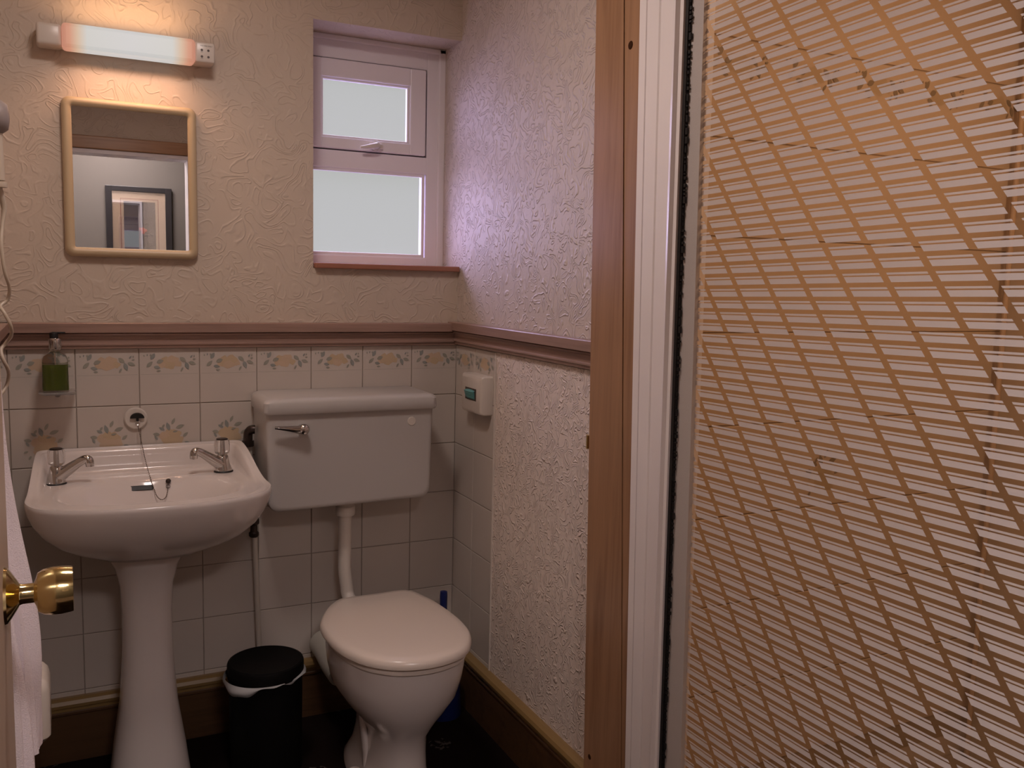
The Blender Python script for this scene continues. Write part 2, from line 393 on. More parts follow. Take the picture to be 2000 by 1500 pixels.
# ------------------------------------------------------------------ window
win = sempty('window_1', (-.25, .15, 1.335))
WX0, WX1, WZ0, WZ1 = -.495, .003, 1.337, 2.0
def ring_frame(bm, x0, x1, z0, z1, wl, wr, wb, wt, y0, y1, bev=.004):
    box(bm, x0, x0+wl, y0, y1, z0, z1, bev); box(bm, x1-wr, x1, y0, y1, z0, z1, bev)
    box(bm, x0+wl-.003, x1-wr+.003, y0+.0004, y1, z0, z0+wb, bev); box(bm, x0+wl-.003, x1-wr+.003, y0+.0004, y1, z1-wt, z1, bev)
bm = bmesh.new()
box(bm, WX0, WX0+.055, .137, .20, WZ0, WZ1, .003); box(bm, WX1-.058, WX1, .137, .20, WZ0, WZ1, .003)
box(bm, WX0+.05, WX1-.055, .1373, .20, WZ0, 1.364, .003); box(bm, WX0+.05, WX1-.055, .1373, .20, 1.620, 1.672, .003); box(bm, WX0+.05, WX1-.055, .1373, .20, 1.935, WZ1, .003)
box(bm, -.078, -.05, .1715, .20, 1.665, 1.94); box(bm, -.445, -.425, .1715, .20, 1.665, 1.94); box(bm, -.43, -.07, .1715, .20, 1.668, 1.690); box(bm, -.43, -.07, .1715, .20, 1.915, 1.94)
box(bm, WX1-.022, WX1, .128, .14, WZ0, WZ1, .003); box(bm, WX0, WX1, .128, .14, 1.985, WZ1, .003)
obj('frame', bm, M_upvc, win)
bm = bmesh.new(); ring_frame(bm, -.437, -.061, 1.675, 1.932, .052, .052, .033, .053, .128, .17)
sash = obj('opening_sash', bm, M_upvc, win)
bm = bmesh.new(); ring_frame(bm, -.386, -.112, 1.707, 1.880, .006, .009, .007, .007, .134, .15, .002); ring_frame(bm, -.440, -.058, 1.363, 1.621, .01, .010, .010, .010, .140, .156, .002)
obj('glazing_bead', bm, M_upvc, win)
obj('pane', B(-.382, -.116, .150, .154, 1.712, 1.876), M_pane, sash)
obj('pane', B(-.434, -.064, .156, .160, 1.368, 1.616), M_pane, win)
bm = bmesh.new()
lathe(bm, [(.016, 0), (.016, .006), (.012, .010)], (-.222, .128, 1.692), (0, -1, 0), 20)
tube(bm, [(-.222, .113, 1.692), (-.235, .106, 1.688), (-.262, .103, 1.683), (-.276, .104, 1.682)], [.010, .009, .006, .003], 10, sub=3)
box(bm, -.245, -.200, .120, .129, 1.683, 1.699, .004)
h = obj('handle', bm, M_plas, sash, 40)
bm = bmesh.new(); lathe(bm, [(.0028, 0), (.0028, .002)], (-.215, .1195, 1.693), (0, -1, 0), 12); obj('screw_hole', bm, M_dark, h)
bm = bmesh.new(); box(bm, -.44, -.002, -.02, .136, 1.3215, 1.337, .003); struct('trim_6', bm, M_sill)

# ------------------------------------------------------------------ pine post and shower enclosure
def lean(yt, zt, yb, zb): k = (yt-yb)/(zt-zb); return lambda z: yb+(z-zb)*k
Lp = lean(-.849, 1.893, -.907, .206); Ls = lean(-.957, 1.865, -1.058, .25); Lf = lean(-1.015, 1.851, -1.073, .293)
Lg = lean(-1.186, 1.807, -1.208, .364); Lb = lean(-1.229, 1.797, -1.266, .392)
def slab(bm, l0, l1, x0, x1, z0=0, z1=ZC, o0=0, o1=0):
    rings(bm, [[Vector((x0, l0(z)+o0, z)), Vector((x1, l0(z)+o0, z)), Vector((x1, l1(z)+o1, z)), Vector((x0, l1(z)+o1, z))] for z in (z0, z1)])
bm = bmesh.new(); slab(bm, Lp, Ls, -.05, .02, o1=.0012); slab(bm, Ls, Lf, -.0485, .02, o0=-.0008)
post = struct('trim_7', bm, M_pine)
bm = bmesh.new()
lathe(bm, [(.0085, 0), (.007, .0012), (.002, .0016)], (-.0485, -.985, 1.772), (-1, 0, 0), 16)
lathe(bm, [(.006, 0), (.005, .001)], (-.0500, -.93, .245), (-1, 0, 0), 16)

obj('knot', bm, M_knot, post)
bm = bmesh.new(); box(bm, -.044, -.0415, -.872, -.858, .935, .965, .0005); box(bm, -.051, -.0415, -.8745, -.870, .935, .965, .0005)
tag(obj('strike_plate', bm, M_brass), 'small brass strike plate on the edge of the pine post', 'door catch')
sh = thing('shower_enclosure', 'white framed shower enclosure with patterned glass door beside the pine post', 'shower enclosure', (-.04, -1.5, 0))
FR = [(0, .0), (0, -.050), (.05, -.050), (.06, -.057), (.19, -.057), (.20, -.053), (.215, -.053), (.225, -.058), (.45, -.058), (.47, -.054), (.49, -.058), (.62, -.058), (.66, -.066), (.84, -.066), (.87, -.076), (.92, -.078), (.94, -.070), (1.0, -.070), (1.0, .0)]
bm = bmesh.new()
rings(bm, [[Vector((x, Lf(z)+(Lg(z)-Lf(z))*t+(.0 if t else -.001), z)) for t, x in FR] for z in (0.06, ZC-.002)])
obj('door_frame', bm, M_frame, sh)
bm = bmesh.new(); slab(bm, Lg, Lg, -.066, -.04, .06, ZC-.002, o0=-.001, o1=-.0085)
z = .1; rr_ = random.Random(11)
while z < 2.2:                                     # ragged teeth: the seal's frayed brush and its reflection, modelled as geometry
    hgt = rr_.choice([.003, .004, .006, .012]); wd = rr_.choice([.004, .005, .0065]) if rr_.random() < .85 else .002
    y = Lg(z)-.0085; box(bm, -.064, -.0645+.004, y-wd, y+.0005, z, z+hgt); z += hgt+rr_.choice([.003, .004, .007])
obj('black_seal', bm, M_black, sh)
bm = bmesh.new(); slab(bm, Lg, Lb, -.0585, -.050, .08, 2.2, o0=-.009); slab(bm, Lb, Lb, -.0592, -.0585, .08, 2.2, o0=.001, o1=-.001)
obj('glass_edge_band', bm, M_border, sh)
bm = bmesh.new()
a0, a1 = Lb(.08), Lb(2.2)
vs = [bm.verts.new(p) for p in ((-.050, a0, .08), (-.050, -2.07, .08), (-.050, -2.07, 2.2), (-.050, a1, 2.2))]
vb = [bm.verts.new((-.046, v.co.y, v.co.z)) for v in vs]
bm.faces.new(vs); f2 = bm.faces.new(vb); f2.material_index = 1
for i in range(4): bm.faces.new((vs[i], vs[(i+1) % 4], vb[(i+1) % 4], vb[i])).material_index = 1
obj('glass_panel', bm, [M_shglass, M_clear], sh)
bm = bmesh.new(); box(bm, -.070, -.001, -2.13, -2.065, .06, ZC-.002, .004); box(bm, -.068, -.036, -2.07, -1.19, .06, .085, .003)
obj('door_frame', bm, M_frame, sh)
# shower cubicle behind the glass
YS = -1.0; XS = 1.12
bm = bmesh.new(); box(bm, .02, XS+.1, YS+.0015, YS+.1, 0, ZC); ws = struct('wall_shower_side', bm, M_plain)
TS = .206; bm = bmesh.new(); box(bm, .0, XS, YS+.001, YS+.0016, .1, ZC, mi=5); fs_ = lambda a, b, h: (a, YS+.0015-h, b)
M_stile = mat('warm shower tile', (.58, .46, .34), .25); M_sgrout = mat('shower grout', (.42, .33, .23), .8); M_sleaf = mat('shower tile print', (.27, .21, .14), .4); M_sflow = mat('shower tile flower', (.48, .37, .24), .4)
ztop = 1.816+2*TS
for r in range(10):
    for x0, x1 in ((.02, XS),):
        if ztop-TS*(r+1) > .02: tile(bm, fs_, x0, x1, ztop-TS*(r+1), min(ztop-TS*r, ZC), g=.0016)
for c in range(5): border_motif(bm, fs_, XS-TS*(c+.5)+.02, 1.768, rnd, 1.2)
bouquet(bm, fs_, .525, .865, rnd, 1.2)
obj('tile_panel', bm, [M_stile, M_sleaf, M_sleaf, M_sflow, M_sflow, M_sgrout], ws)
struct('wall_shower_end', B(XS, XS+.1, -2.13, YS, 0, ZC), M_stile)
struct('wall_shower_front', B(-.0, XS+.1, YF, -2.13, 0, ZC), M_stile)
bm = bmesh.new(); lathe(bm, [(.007, .05), (.007, 2.24)], (XS-.03, YS-.03, 0), (0, 0, 1), 16)
tag(obj('corner_pipe', bm, mat('cream pipe', (.55, .40, .27), .35), None, 40), 'slim white pipe standing in the corner behind the shower glass', 'pipe')
bm = bmesh.new(); box(bm, .045, XS, -2.13, YS, 0, .04); box(bm, -.035, .05, -2.13, -1.09, .0, .058, .012)
tag(obj('shower_tray', bm, mat('cream shower tray', (.34, .27, .21), .3)), 'white shower tray on the floor behind the patterned glass', 'shower tray')

# ------------------------------------------------------------------ mirror
mr = thing('wall_mirror', 'rectangular wall mirror in a cream plastic frame under the strip light', 'mirror', (-.912, 0, 1.53))
MX, MZ = -.912, 1.530
bm = bmesh.new(); rs = []
for ins, y, r in ((0, -.001, .018), (.001, -.016, .020), (.005, -.023, .020), (.011, -.025, .017), (.018, -.0235, .010), (.023, -.0175, .004), (.0235, -.012, .003)):
    rs.append([Vector((a, y, b)) for a, b in rrect(MX, MZ, .159-ins, .196-ins, r, 6)])
rings(bm, rs, True, False); obj('frame', bm, M_mframe, mr, 50)
bm = bmesh.new(); bm.faces.new([bm.verts.new((a, -.0165, b)) for a, b in rrect(MX, MZ, .1365, .1735, .002, 2)]); r_ = bmesh.ops.extrude_face_region(bm, geom=list(bm.faces)); 
for v in [e for e in r_['geom'] if isinstance(e, bmesh.types.BMVert)]: v.co.y += .004
obj('mirror_glass', bm, M_mirror, mr)

# ------------------------------------------------------------------ strip light with shaver socket
lx = -.912
lp = thing('strip_light', 'lit wall strip light with shaver socket above the mirror', 'wall light', (lx, 0, 1.858))
bm = bmesh.new(); box(bm, -1.119, -1.064, -.062, 0, 1.833, 1.884, .008, 3); box(bm, -.760, -.712, -.066, 0, 1.834, 1.884, .005, 3); box(bm, -1.11, -.715, -.03, 0, 1.836, 1.882, .004)
obj('housing', bm, M_plas, lp, 40)
bm = bmesh.new(); box(bm, -1.064-lx, -.760-lx, -.074, -.020, 1.8285, 1.8875, .009, 3)
o = obj('diffuser', bm, M_diff); 
for f in o.data.polygons: f.use_smooth = False
o.parent = lp; o.location = (0, 0, -1.858)
bm = bmesh.new()
for dx in (-.009, .007):
    for dz in (.006, -.010): lathe(bm, [(.0030, 0), (.0030, .0006)], (-.735+dx, -.066, 1.858+dz), (0, -1, 0), 12)
obj('socket_hole', bm, M_print, lp)
for txt, x, z in (('SHAVERS ONLY', -.7475, 1.8735), ('230V', -.7475, 1.858), ('115V', -.7475, 1.842)):
    c = bpy.data.curves.new('lettering', 'FONT'); c.body = txt; c.size = .0042 if len(txt) > 5 else .0032; c.extrude = .0001; c.materials.append(M_print)
    tmp = bpy.data.objects.new('tmp', c); me = bpy.data.meshes.new_from_object(tmp); bpy.data.objects.remove(tmp)
    o = bpy.data.objects.new('lettering', me); COL.objects.link(o); o.rotation_euler = (math.pi/2, 0, 0); o.location = (x-lx, -.0664, z-1.858); o.parent = lp
a1_ = area('lamp_glow_top', (lx, -.064, 1.892), (0, .05, 1), .25, .016, BULB_TOP, (1, .56, .28), 165)
a2_ = area('lamp_glow_bottom', (lx, -.066, 1.824), (0, .05, -1), .25, .014, BULB_BOT, (1, .54, .32), 150)

# ------------------------------------------------------------------ washbasin
BX, BY = -.900, -.235
wb = thing('washbasin', 'white pedestal washbasin below the mirror with two chrome taps', 'washbasin', (BX, BY, 0))
half = [(0, -.478), (.05, -.477), (.10, -.472), (.15, -.461), (.20, -.441), (.235, -.416), (.255, -.385), (.266, -.350), (.268, -.315), (.264, -.25), (.258, -.15), (.252, -.06), (.248, -.025), (.236, -.008), (.20, -.005), (.1, -.005)]
outl = [Vector((BX+x, y, 0)) for x, y in half]+[Vector((BX+x, -.005, 0)) for x in (0,)]+[Vector((BX-x, y, 0)) for x, y in reversed(half[1:])]
outl, _ = spline(outl, 4, closed=True)
N = len(outl); CB = Vector((BX, -.25, 0))
def rimz(y): return .786+.056*ss((y+.30)/.27)
def toph(x, y, t):
    """height of the top surface; t = radial fraction 0..1"""
    rz = rimz(y)
    deck = .783
    # raised rim lip
    zz = rz-.004+.004*ss((t-.965)/.02) if t < .985 else rz
    # inside of upstand
    if y > -.075: base = deck+(rimz(y)-deck)*ss((y+.045)/.022)
    else: base = min(deck, rz)-.003
    fl = ss((.93-t)/.05)
    zz = zz*(1-fl)+min(zz, base)*fl
    # bowl
    u_ = (x-BX)/.215; v_ = (y+.275)/(.135 if y < -.275 else .165-.045*abs(u_)**1.5)
    q = (abs(u_)**2.6+abs(v_)**2.6)**(1/2.6)
    zz -= .125*ss((1-q)/.62)
    # soap ridges at the back of the bowl
    if abs(x-BX) < .13 and -.14 < y < -.07: zz -= .0022*(.5+.5*math.sin((y+.07)*2*math.pi/.018))*ss((.13-abs(x-BX))/.02)
    return zz
bm = bmesh.new(); NR = 56; prev = None; fr_list = [((k/NR)**.9) for k in range(1, NR+1)]
cvert = bm.verts.new((CB.x, CB.y, toph(CB.x, CB.y, 0)))
for t in fr_list:
    ring = []
    for p in outl:
        q = CB+(p-CB)*t; ring.append(bm.verts.new((q.x, q.y, toph(q.x, q.y, t))))
    if prev is None:
        for i in range(N): bm.faces.new((cvert, ring[i], ring[(i+1) % N]))
    else:
        for i in range(N): bm.faces.new((prev[i], ring[i], ring[(i+1) % N], prev[(i+1) % N]))
    prev = ring
for s, dz, in ((1.006, -.004), (1.006, -.010), (.990, -.030), (.955, -.056), (.89, -.085), (.79, -.113), (.66, -.137), (.52, -.157), (.42, -.172)):
    ring = []
    for p in outl:
        c2 = Vector((BX, -.18, 0)); q = c2+(p-c2)*s
        if p.y > -.05: q.y = p.y
        zb = rimz(p.y)*(1-ss(-dz/.12))+.786*ss(-dz/.12)
        ring.append(bm.verts.new((q.x, min(q.y, -.003), zb+dz)))
    for i in range(N): bm.faces.new((prev[i], ring[i], ring[(i+1) % N], prev[(i+1) % N]))
    prev = ring
bm.faces.new(prev); obj('basin', bm, M_white, wb, 60)
bm = bmesh.new(); rs = []
for z, hx, hy, cy in ((0, .098, .10, -.19), (.02, .096, .098, -.19), (.10, .086, .088, -.19), (.22, .068, .075, -.19), (.34, .059, .068, -.19), (.46, .058, .066, -.19), (.53, .062, .07, -.19), (.58, .074, .08, -.195), (.612, .090, .095, -.20), (.622, .088, .093, -.20)):
    rs.append([Vector((a, b, z)) for a, b in rrect(BX-.012, cy, hx, hy, min(hx, hy)*.8, 7)])
rings(bm, rs); obj('pedestal', bm, M_white, wb, 50)
bm = bmesh.new(); rs = []
for ins, y in ((0, 0), (0, -.0015), (.001, -.002)):
    rs.append([Vector((a, y, b)) for a, b in rrect(0, 0, .029-ins, .0068-ins, .0055-ins, 5)])
rings(bm, rs)
ov = obj('overflow_slot', bm, M_black, None); ov.parent = wb; ov.location = (-.915-BX, -.1405-BY, .7552); ov.rotation_euler = (math.radians(-34), 0, 0)
def make_tap(x, y, z, sx, lbl):
    bm = bmesh.new()
    rs = []
    for zz, r, sh_ in ((.004, .0225, 0), (.010, .0215, .001), (.022, .0180, .002), (.034, .0165, .003), (.041, .0160, .003), (.045, .013, .003)):
        rs.append([Vector((x+sx*sh_+r*math.cos(a), y+r*.85*math.sin(a), z+zz)) for a in (2*math.pi*k/24 for k in range(24))])
    rings(bm, rs)
    tube(bm, [(x+sx*.006, y, z+.020), (x+sx*.026, y-.004, z+.034), (x+sx*.048, y-.010, z+.050), (x+sx*.064, y-.014, z+.060), (x+sx*.073, y-.016, z+.060), (x+sx*.076, y-.017, z+.051), (x+sx*.0765, y-.017, z+.043)],
         [.017, .0140, .0112, .0102, .0105, .0105, .0096], 16, sub=4)
    body = obj('tap', bm, M_chrome, wb, 50, lbl)
    bm = bmesh.new(); lathe(bm, [(.0245, 0), (.0250, .002), (.0225, .0045)], (x, y, z), n=24)
    for v in bm.verts: v.co.y = y+(v.co.y-y)*.87
    obj('gasket', bm, M_black, body)
    bm = bmesh.new(); n = 24; rs = []
    for zz, r in ((.047, .011), (.050, .0165), (.056, .0185), (.072, .0190), (.082, .0180), (.086, .0160)):
        rs.append([Vector((x+sx*.003+(r*(1+.05*math.cos(8*a)))*math.cos(a), y+(r*(1+.05*math.cos(8*a)))*math.sin(a), z+zz)) for a in (2*math.pi*k/48 for k in range(48))])
    rings(bm, rs); hd = obj('tap_head', bm, M_acr, body, 50)
    bm = bmesh.new(); lathe(bm, [(.0145, .0862), (.0145, .0885), (.0125, .0895)], (x+sx*.003, y, z), n=24); obj('tap_cap', bm, M_dark, body)
    bm = bmesh.new(); lathe(bm, [(.005, .044), (.004, .084)], (x+sx*.003, y, z), n=12); obj('spindle', bm, M_chrome, body)
make_tap(-1.108, -.135, .779, 1, 'left tap with clear head'); make_tap(-.712, -.125, .780, -1, 'right tap with clear head')

# plug, chain and its holder
ph = tag(obj('plug_holder', (lambda b: (lathe(b, [(.029, 0), (.029, .006), (.026, .009), (.001, .009)], (-.916, -.0015, .914), (0, -1, 0), 36), b)[-1])(bmesh.new()), M_plas, None, 40), 'round white plug holder on the tiles above the basin', 'plug holder')
pl = thing('basin_plug', 'black basin plug on a chain, parked on the round white holder', 'plug', (-.913, -.012, .925))
bm = bmesh.new(); rs = []
for y, k in ((-.011, 1.0), (-.017, 1.0), (-.019, .9)):
    rs.append([Vector((-.913+.0175*k*math.cos(a), y, .9155+.014*k*math.sin(a))) for a in (math.pi*i/14 for i in range(15))])
rings(bm, rs); box(bm, -.9155, -.9095, -.016, -.011, .908, .917)
obj('plug', bm, M_black, pl)
bm = bmesh.new()
def torus(bm, c, Rr, r, ax='y', n=18, m=6):
    pts = []
    for i in range(n+1):
        a = 2*math.pi*i/n
        pts.append(Vector(c)+(Vector((Rr*math.cos(a), 0, Rr*math.sin(a))) if ax == 'y' else Vector((0, Rr*math.cos(a), Rr*math.sin(a)))))
    tube(bm, pts, r, m, cap=False)
torus(bm, (-.912, -.0135, .902), .005, .0009); obj('ring', bm, M_chrome, pl)
bm = bmesh.new()
cp, _ = spline([Vector(p) for p in ((-.912, -.014, .897), (-.907, -.03, .865), (-.902, -.055, .83), (-.896, -.090, .795), (-.889, -.143, .764), (-.886, -.151, .754), (-.881, -.165, .738), (-.871, -.173, .729), (-.860, -.166, .733), (-.854, -.154, .748), (-.852, -.143, .762))], 9)
acc = 0; last = cp[0]
for p in cp:
    acc += (p-last).length
    if acc > .0030:
        bmesh.ops.create_icosphere(bm, subdivisions=1, radius=.0016, matrix=Matrix.Translation(p)); acc = 0
    last = p
tube(bm, cp, .0005, 5)
obj('chain', bm, M_chaind, pl)
bm = bmesh.new(); bmesh.ops.create_icosphere(bm, subdivisions=2, radius=.0068, matrix=Matrix.Translation((-.851, -.143, .769))); torus(bm, (-.8525, -.151, .757), .0045, .0008); obj('chain_fixing', bm, M_dark, pl, 60)

# glass shelf and soap bottle
bs = tag(obj('glass_shelf', (lambda b: (rings(b, [[Vector((a, c, z)) for a, c in rrect(-1.098, -.052, .041+i*.001, .050+i*.001, .02, 6)] for i, z in ((0, .993), (1, .994), (1, .997), (0, .998))]), lathe(b, [(.008, 0), (.008, .05)], (-1.098, -.0015, .990), (0, -1, 0), 12), b)[-1])(bmesh.new()), M_acr, None, 40), 'small clear bracket shelf on the tiles under the soap bottle', 'shelf')
bo = thing('soap_bottle', 'glass pump bottle of green liquid soap with chrome neck', 'soap bottle', (-1.100, -.055, .998))
bxx, byy, bz = -1.1015, -.055, .9985
bm = bmesh.new()
rings(bm, [[Vector((a, c, bz+z)) for a, c in rrect(bxx, byy, hx, hy, r, 5)] for hx, hy, r, z in ((.0285, .0265, .007, 0), (.0295, .0275, .008, .003), (.0285, .0275, .008, .080), (.0255, .0255, .009, .088), (.016, .016, .012, .094), (.0115, .0115, .011, .098), (.0115, .0115, .011, .104))])
obj('bottle', bm, M_glass, bo, 40)
bm = bmesh.new()
rings(bm, [[Vector((a, c, bz+z)) for a, c in rrect(bxx, byy, .0270, .0250, .007, 5)] for z in (.004, .006, .068)]); obj('liquid_soap', bm, M_soap, bo, 40)
bm = bmesh.new(); lathe(bm, [(.0125, .104), (.0135, .106), (.0135, .130), (.0125, .132)], (bxx+.001, byy, bz), n=28)
for k in range(14):
    a = k*2*math.pi/14; box(bm, bxx+.001+.0133*math.cos(a)-.0006, bxx+.001+.0133*math.cos(a)+.0006, byy+.0133*math.sin(a)-.0006, byy+.0133*math.sin(a)+.0006, bz+.107, bz+.129)
tube(bm, [(bxx, byy, bz+.10), (bxx, byy, bz+.01)], .002, 8)
obj('neck_collar', bm, M_chrome, bo, 40)
bm = bmesh.new(); lathe(bm, [(.0095, .132), (.0098, .144), (.009, .146)], (bxx-.001, byy, bz), n=24); box(bm, bxx-.006, bxx+.025, byy-.0045, byy+.0035, bz+.1435, bz+.1475, .0012)
obj('pump', bm, M_black, bo, 40)

# ------------------------------------------------------------------ cistern
cx0, cx1, cf = -.612, -.146, -.190
ci = thing('toilet_cistern', 'white wall-mounted toilet cistern with chrome flush lever right of the basin', 'cistern', ((cx0+cx1)/2, 0, .67))
def yrr(x0, x1, y0, y1, z, r, n=5): return [Vector((a, b, z)) for a, b in rrect((x0+x1)/2, (y0+y1)/2, (x1-x0)/2, (y1-y0)/2, r, n)]
bm = bmesh.new(); rs = []
def tank_outline(e):
    o = []; x0, x1, zb, zt, r = cx0+.004+e, cx1-.006-e, .672+e, .937, .030
    for k in range(9): a = math.radians(180+90*k/8); o.append((x0+r+r*math.cos(a), zb+r+r*math.sin(a)))
    for k in range(9): a = math.radians(270+90*k/8); o.append((x1-r+r*math.cos(a), zb+r+.006+r*math.sin(a)))
    o.append((x1+.006, zt)); o.append((x0-.004, zt)); return o
for y, e in ((-.003, 0), (cf+.014, 0), (cf+.006, .0015), (cf+.0015, .006), (cf, .013)):
    rs.append([Vector((a, y, b)) for a, b in tank_outline(e)])
rings(bm, rs)
obj('tank', bm, M_cist, ci, 35)
bm = bmesh.new(); rs = []
for z, e in ((.936, .004), (.936, -.006), (.942, -.009), (.966, -.008), (.974, -.002), (.978, .010)):
    rs.append(yrr(cx0+e, cx1-e, cf+e-.004, -.003, z, .016))
rings(bm, rs); obj('cistern_lid', bm, M_cist, ci, 35)
lvx, lvz = -.520, .897
bm = bmesh.new(); lathe(bm, [(.0115, 0), (.0115, .014), (.014, .018), (.0145, .030), (.011, .036), (.004, .038)], (lvx, cf+.002, lvz), (0, -1, 0), 24)
rs = []
for t, r, rz, dz in ((0, .010, .014, 0), (.02, .010, .0125, .0005), (.045, .007, .0085, .004), (.065, .0048, .006, .0065), (.076, .003, .0045, .0075)):
    rs.append([Vector((lvx-t, cf-.024+r*math.cos(a), lvz+dz+rz*math.sin(a)*.8)) for a in (2*math.pi*k/16 for k in range(16))])
rings(bm, rs); obj('flush_lever', bm, M_chrome, ci, 45)
bm = bmesh.new(); lathe(bm, [(.0125, 0), (.0125, .002), (.011, .0035)], (-.212, cf+.002, .901), (0, -1, 0), 28); obj('blanking_cap', bm, M_plas, ci, 40)

# supply pipe
sp_ = thing('water_supply_pipe', 'thin white painted water pipe with dark valve rising to the cistern', 'pipe', (-.61, -.03, 0))
bm = bmesh.new(); tube(bm, [(-.604, -.03, .01), (-.606, -.03, .25), (-.616, -.03, .57)], .0075, 12); tube(bm, [(-.620, -.032, .62), (-.625, -.034, .68), (-.632, -.036, .835)], .0098, 14)
obj('pipe', bm, mat('painted pipe', (.55, .50, .44), .4), sp_, 60)
bm = bmesh.new(); lathe(bm, [(.011, 0), (.014, .004), (.014, .012), (.010, .016), (.010, .034), (.015, .038), (.015, .050), (.010, .054)], (-.618, -.031, .568), n=16); obj('valve', bm, M_dark, sp_, 40)
bm = bmesh.new(); tube(bm, [(-.633, -.038, .832), (-.633, -.040, .862), (-.629, -.046, .873), (-.624, -.05, .876), (-.6165, -.052, .876)], .0125, 14, sub=3); lathe(bm, [(.0165, 0), (.0165, .016)], (-.633, -.038, .828), n=8)
obj('elbow', bm, M_dark, sp_, 40)

# ------------------------------------------------------------------ toilet
to = thing('toilet', 'white toilet with closed pale lid standing below the cistern', 'toilet', (-.36, -.42, 0))
lo = [(-.405, -.200), (-.315, -.199), (-.225, -.205), (-.192, -.28), (-.175, -.37), (-.170, -.475), (-.183, -.565), (-.222, -.637), (-.275, -.672), (-.34, -.683), (-.41, -.666), (-.467, -.617), (-.502, -.545), (-.517, -.465), (-.518, -.385), (-.506, -.330), (-.473, -.260), (-.436, -.212)]
LO, _ = spline([Vector((x, y, 0)) for x, y in lo], 5, closed=True)
LC = Vector((-.345, -.43, 0))
def loring(ins, z, dom=0):
    r = []
    for p in LO:
        d = p-LC; L = d.length; r.append(Vector((LC.x+d.x*(L-ins)/L, LC.y+d.y*(L-ins)/L, z)))
    return r
bm = bmesh.new(); rings(bm, [loring(.006, .398), loring(.001, .400), loring(0, .407), loring(.003, .416), loring(.010, .4215), loring(.03, .424), loring(.09, .426), loring(.16, .4265)]); obj('lid', bm, M_lid, to, 50)
bm = bmesh.new(); rings(bm, [loring(.018, .380), loring(.012, .382), loring(.011, .392), loring(.016, .397)]); obj('seat', bm, M_lid, to, 50)
def pring(k, z, hx, hy, cx, cy, r=.85, n=10):   # blend lid outline (k=1) to rounded foot shape (k=0)
    o = []
    M_ = len(LO)
    for p in LO:
        d = (p-LC); a = math.atan2(d.y, d.x)
        e = (abs(math.cos(a)/hx)**2.4+abs(math.sin(a)/hy)**2.4)**(-1/2.4)
        q = Vector((cx+e*math.cos(a), cy+e*math.sin(a), z)); t = Vector((LC.x+d.x*.925, LC.y+d.y*.925, z)) if True else q
        o.append(t*k+q*(1-k))
    return o
bm = bmesh.new()
rs = [pring(0, 0, .096, .195, -.345, -.395), pring(0, .012, .096, .195, -.345, -.395), pring(0, .03, .088, .185, -.345, -.40), pring(0, .06, .078, .17, -.345, -.405),
      pring(0, .11, .075, .155, -.342, -.41), pring(0, .16, .074, .158, -.342, -.415), pring(.1, .195, .084, .168, -.342, -.42), pring(.35, .235, .10, .18, -.345, -.42),
      pring(.62, .275, .12, .19, -.345, -.42), pring(.84, .32, .13, .2, -.345, -.42), pring(.96, .355, .13, .2, -.345, -.42), pring(1, .380, .13, .2, -.345, -.42)]
rings(bm, rs); pan = obj('pan', bm, M_white, to, 50)
bm = bmesh.new()   # outlet horn and trap swelling at the rear
tube(bm, [(-.37, -.33, .30), (-.39, -.26, .28), (-.398, -.20, .225), (-.393, -.15, .185)], [.055, .055, .046, .042], 20, sub=4)
obj('outlet_horn', bm, M_white, to, 60)
bm = bmesh.new(); tube(bm, [(-.395, -.16, .185), (-.405, -.11, .20), (-.415, -.06, .215), (-.418, -.012, .22)], [.046, .046, .040, .040], 24, sub=3); obj('pan_connector', bm, mat('grey white rubber', (.52, .50, .44), .6), to, 60)
bm = bmesh.new()   # moulded side flange of the pan
tube(bm, [(-.450, -.40, .285), (-.457, -.41, .255), (-.442, -.42, .225), (-.425, -.43, .215)], [.008, .010, .010, .006], 12, sub=3)
rs = []
for x, y, z, a, b in ((-.438, -.44, .245, .004, .012), (-.428, -.44, .20, .008, .016), (-.421, -.44, .14, .009, .018), (-.416, -.44, .09, .009, .016), (-.420, -.44, .055, .004, .012)):
    rs.append([Vector((x+a*math.cos(q), y+b*math.sin(q), z)) for q in (2*math.pi*k/12 for k in range(12))])
rings(bm, rs); obj('side_rib', bm, M_white, to, 60)
bm = bmesh.new(); bmesh.ops.create_uvsphere(bm, u_segments=20, v_segments=12, radius=.035, matrix=Matrix.Translation((-.450, -.46, .025)) @ Matrix.Diagonal((1, 1.3, 1.1, 1)))
for v in bm.verts: v.co.z = max(v.co.z, .001)
lg = obj('fixing_lug', bm, M_white, to, 60)
bm = bmesh.new(); lathe(bm, [(.005, 0), (.004, .004)], (-.459, -.492, .052), (-.2, -.6, .6), 12); obj('screw_hole', bm, M_black, lg)
bm = bmesh.new()
tube(bm, [(-.374, -.095, .67), (-.375, -.095, .55), (-.376, -.095, .47), (-.371, -.097, .42), (-.367, -.105, .385), (-.355, -.15, .350), (-.345, -.22, .345)], .0185, 20, sub=4)
fp = obj('flush_pipe', bm, M_plas, to, 60)
bm = bmesh.new(); lathe(bm, [(.026, 0), (.0275, .004), (.0275, .026), (.024, .030), (.024, .045)], (-.374, -.095, .624), n=28); obj('pipe_nut', bm, M_plas, fp, 40)
for x in (-.36, -.27):
    bm = bmesh.new(); lathe(bm, [(.011, 0), (.011, .014), (.007, .018)], (x, -.207, .392), n=16); obj('hinge', bm, M_plas, to, 40)

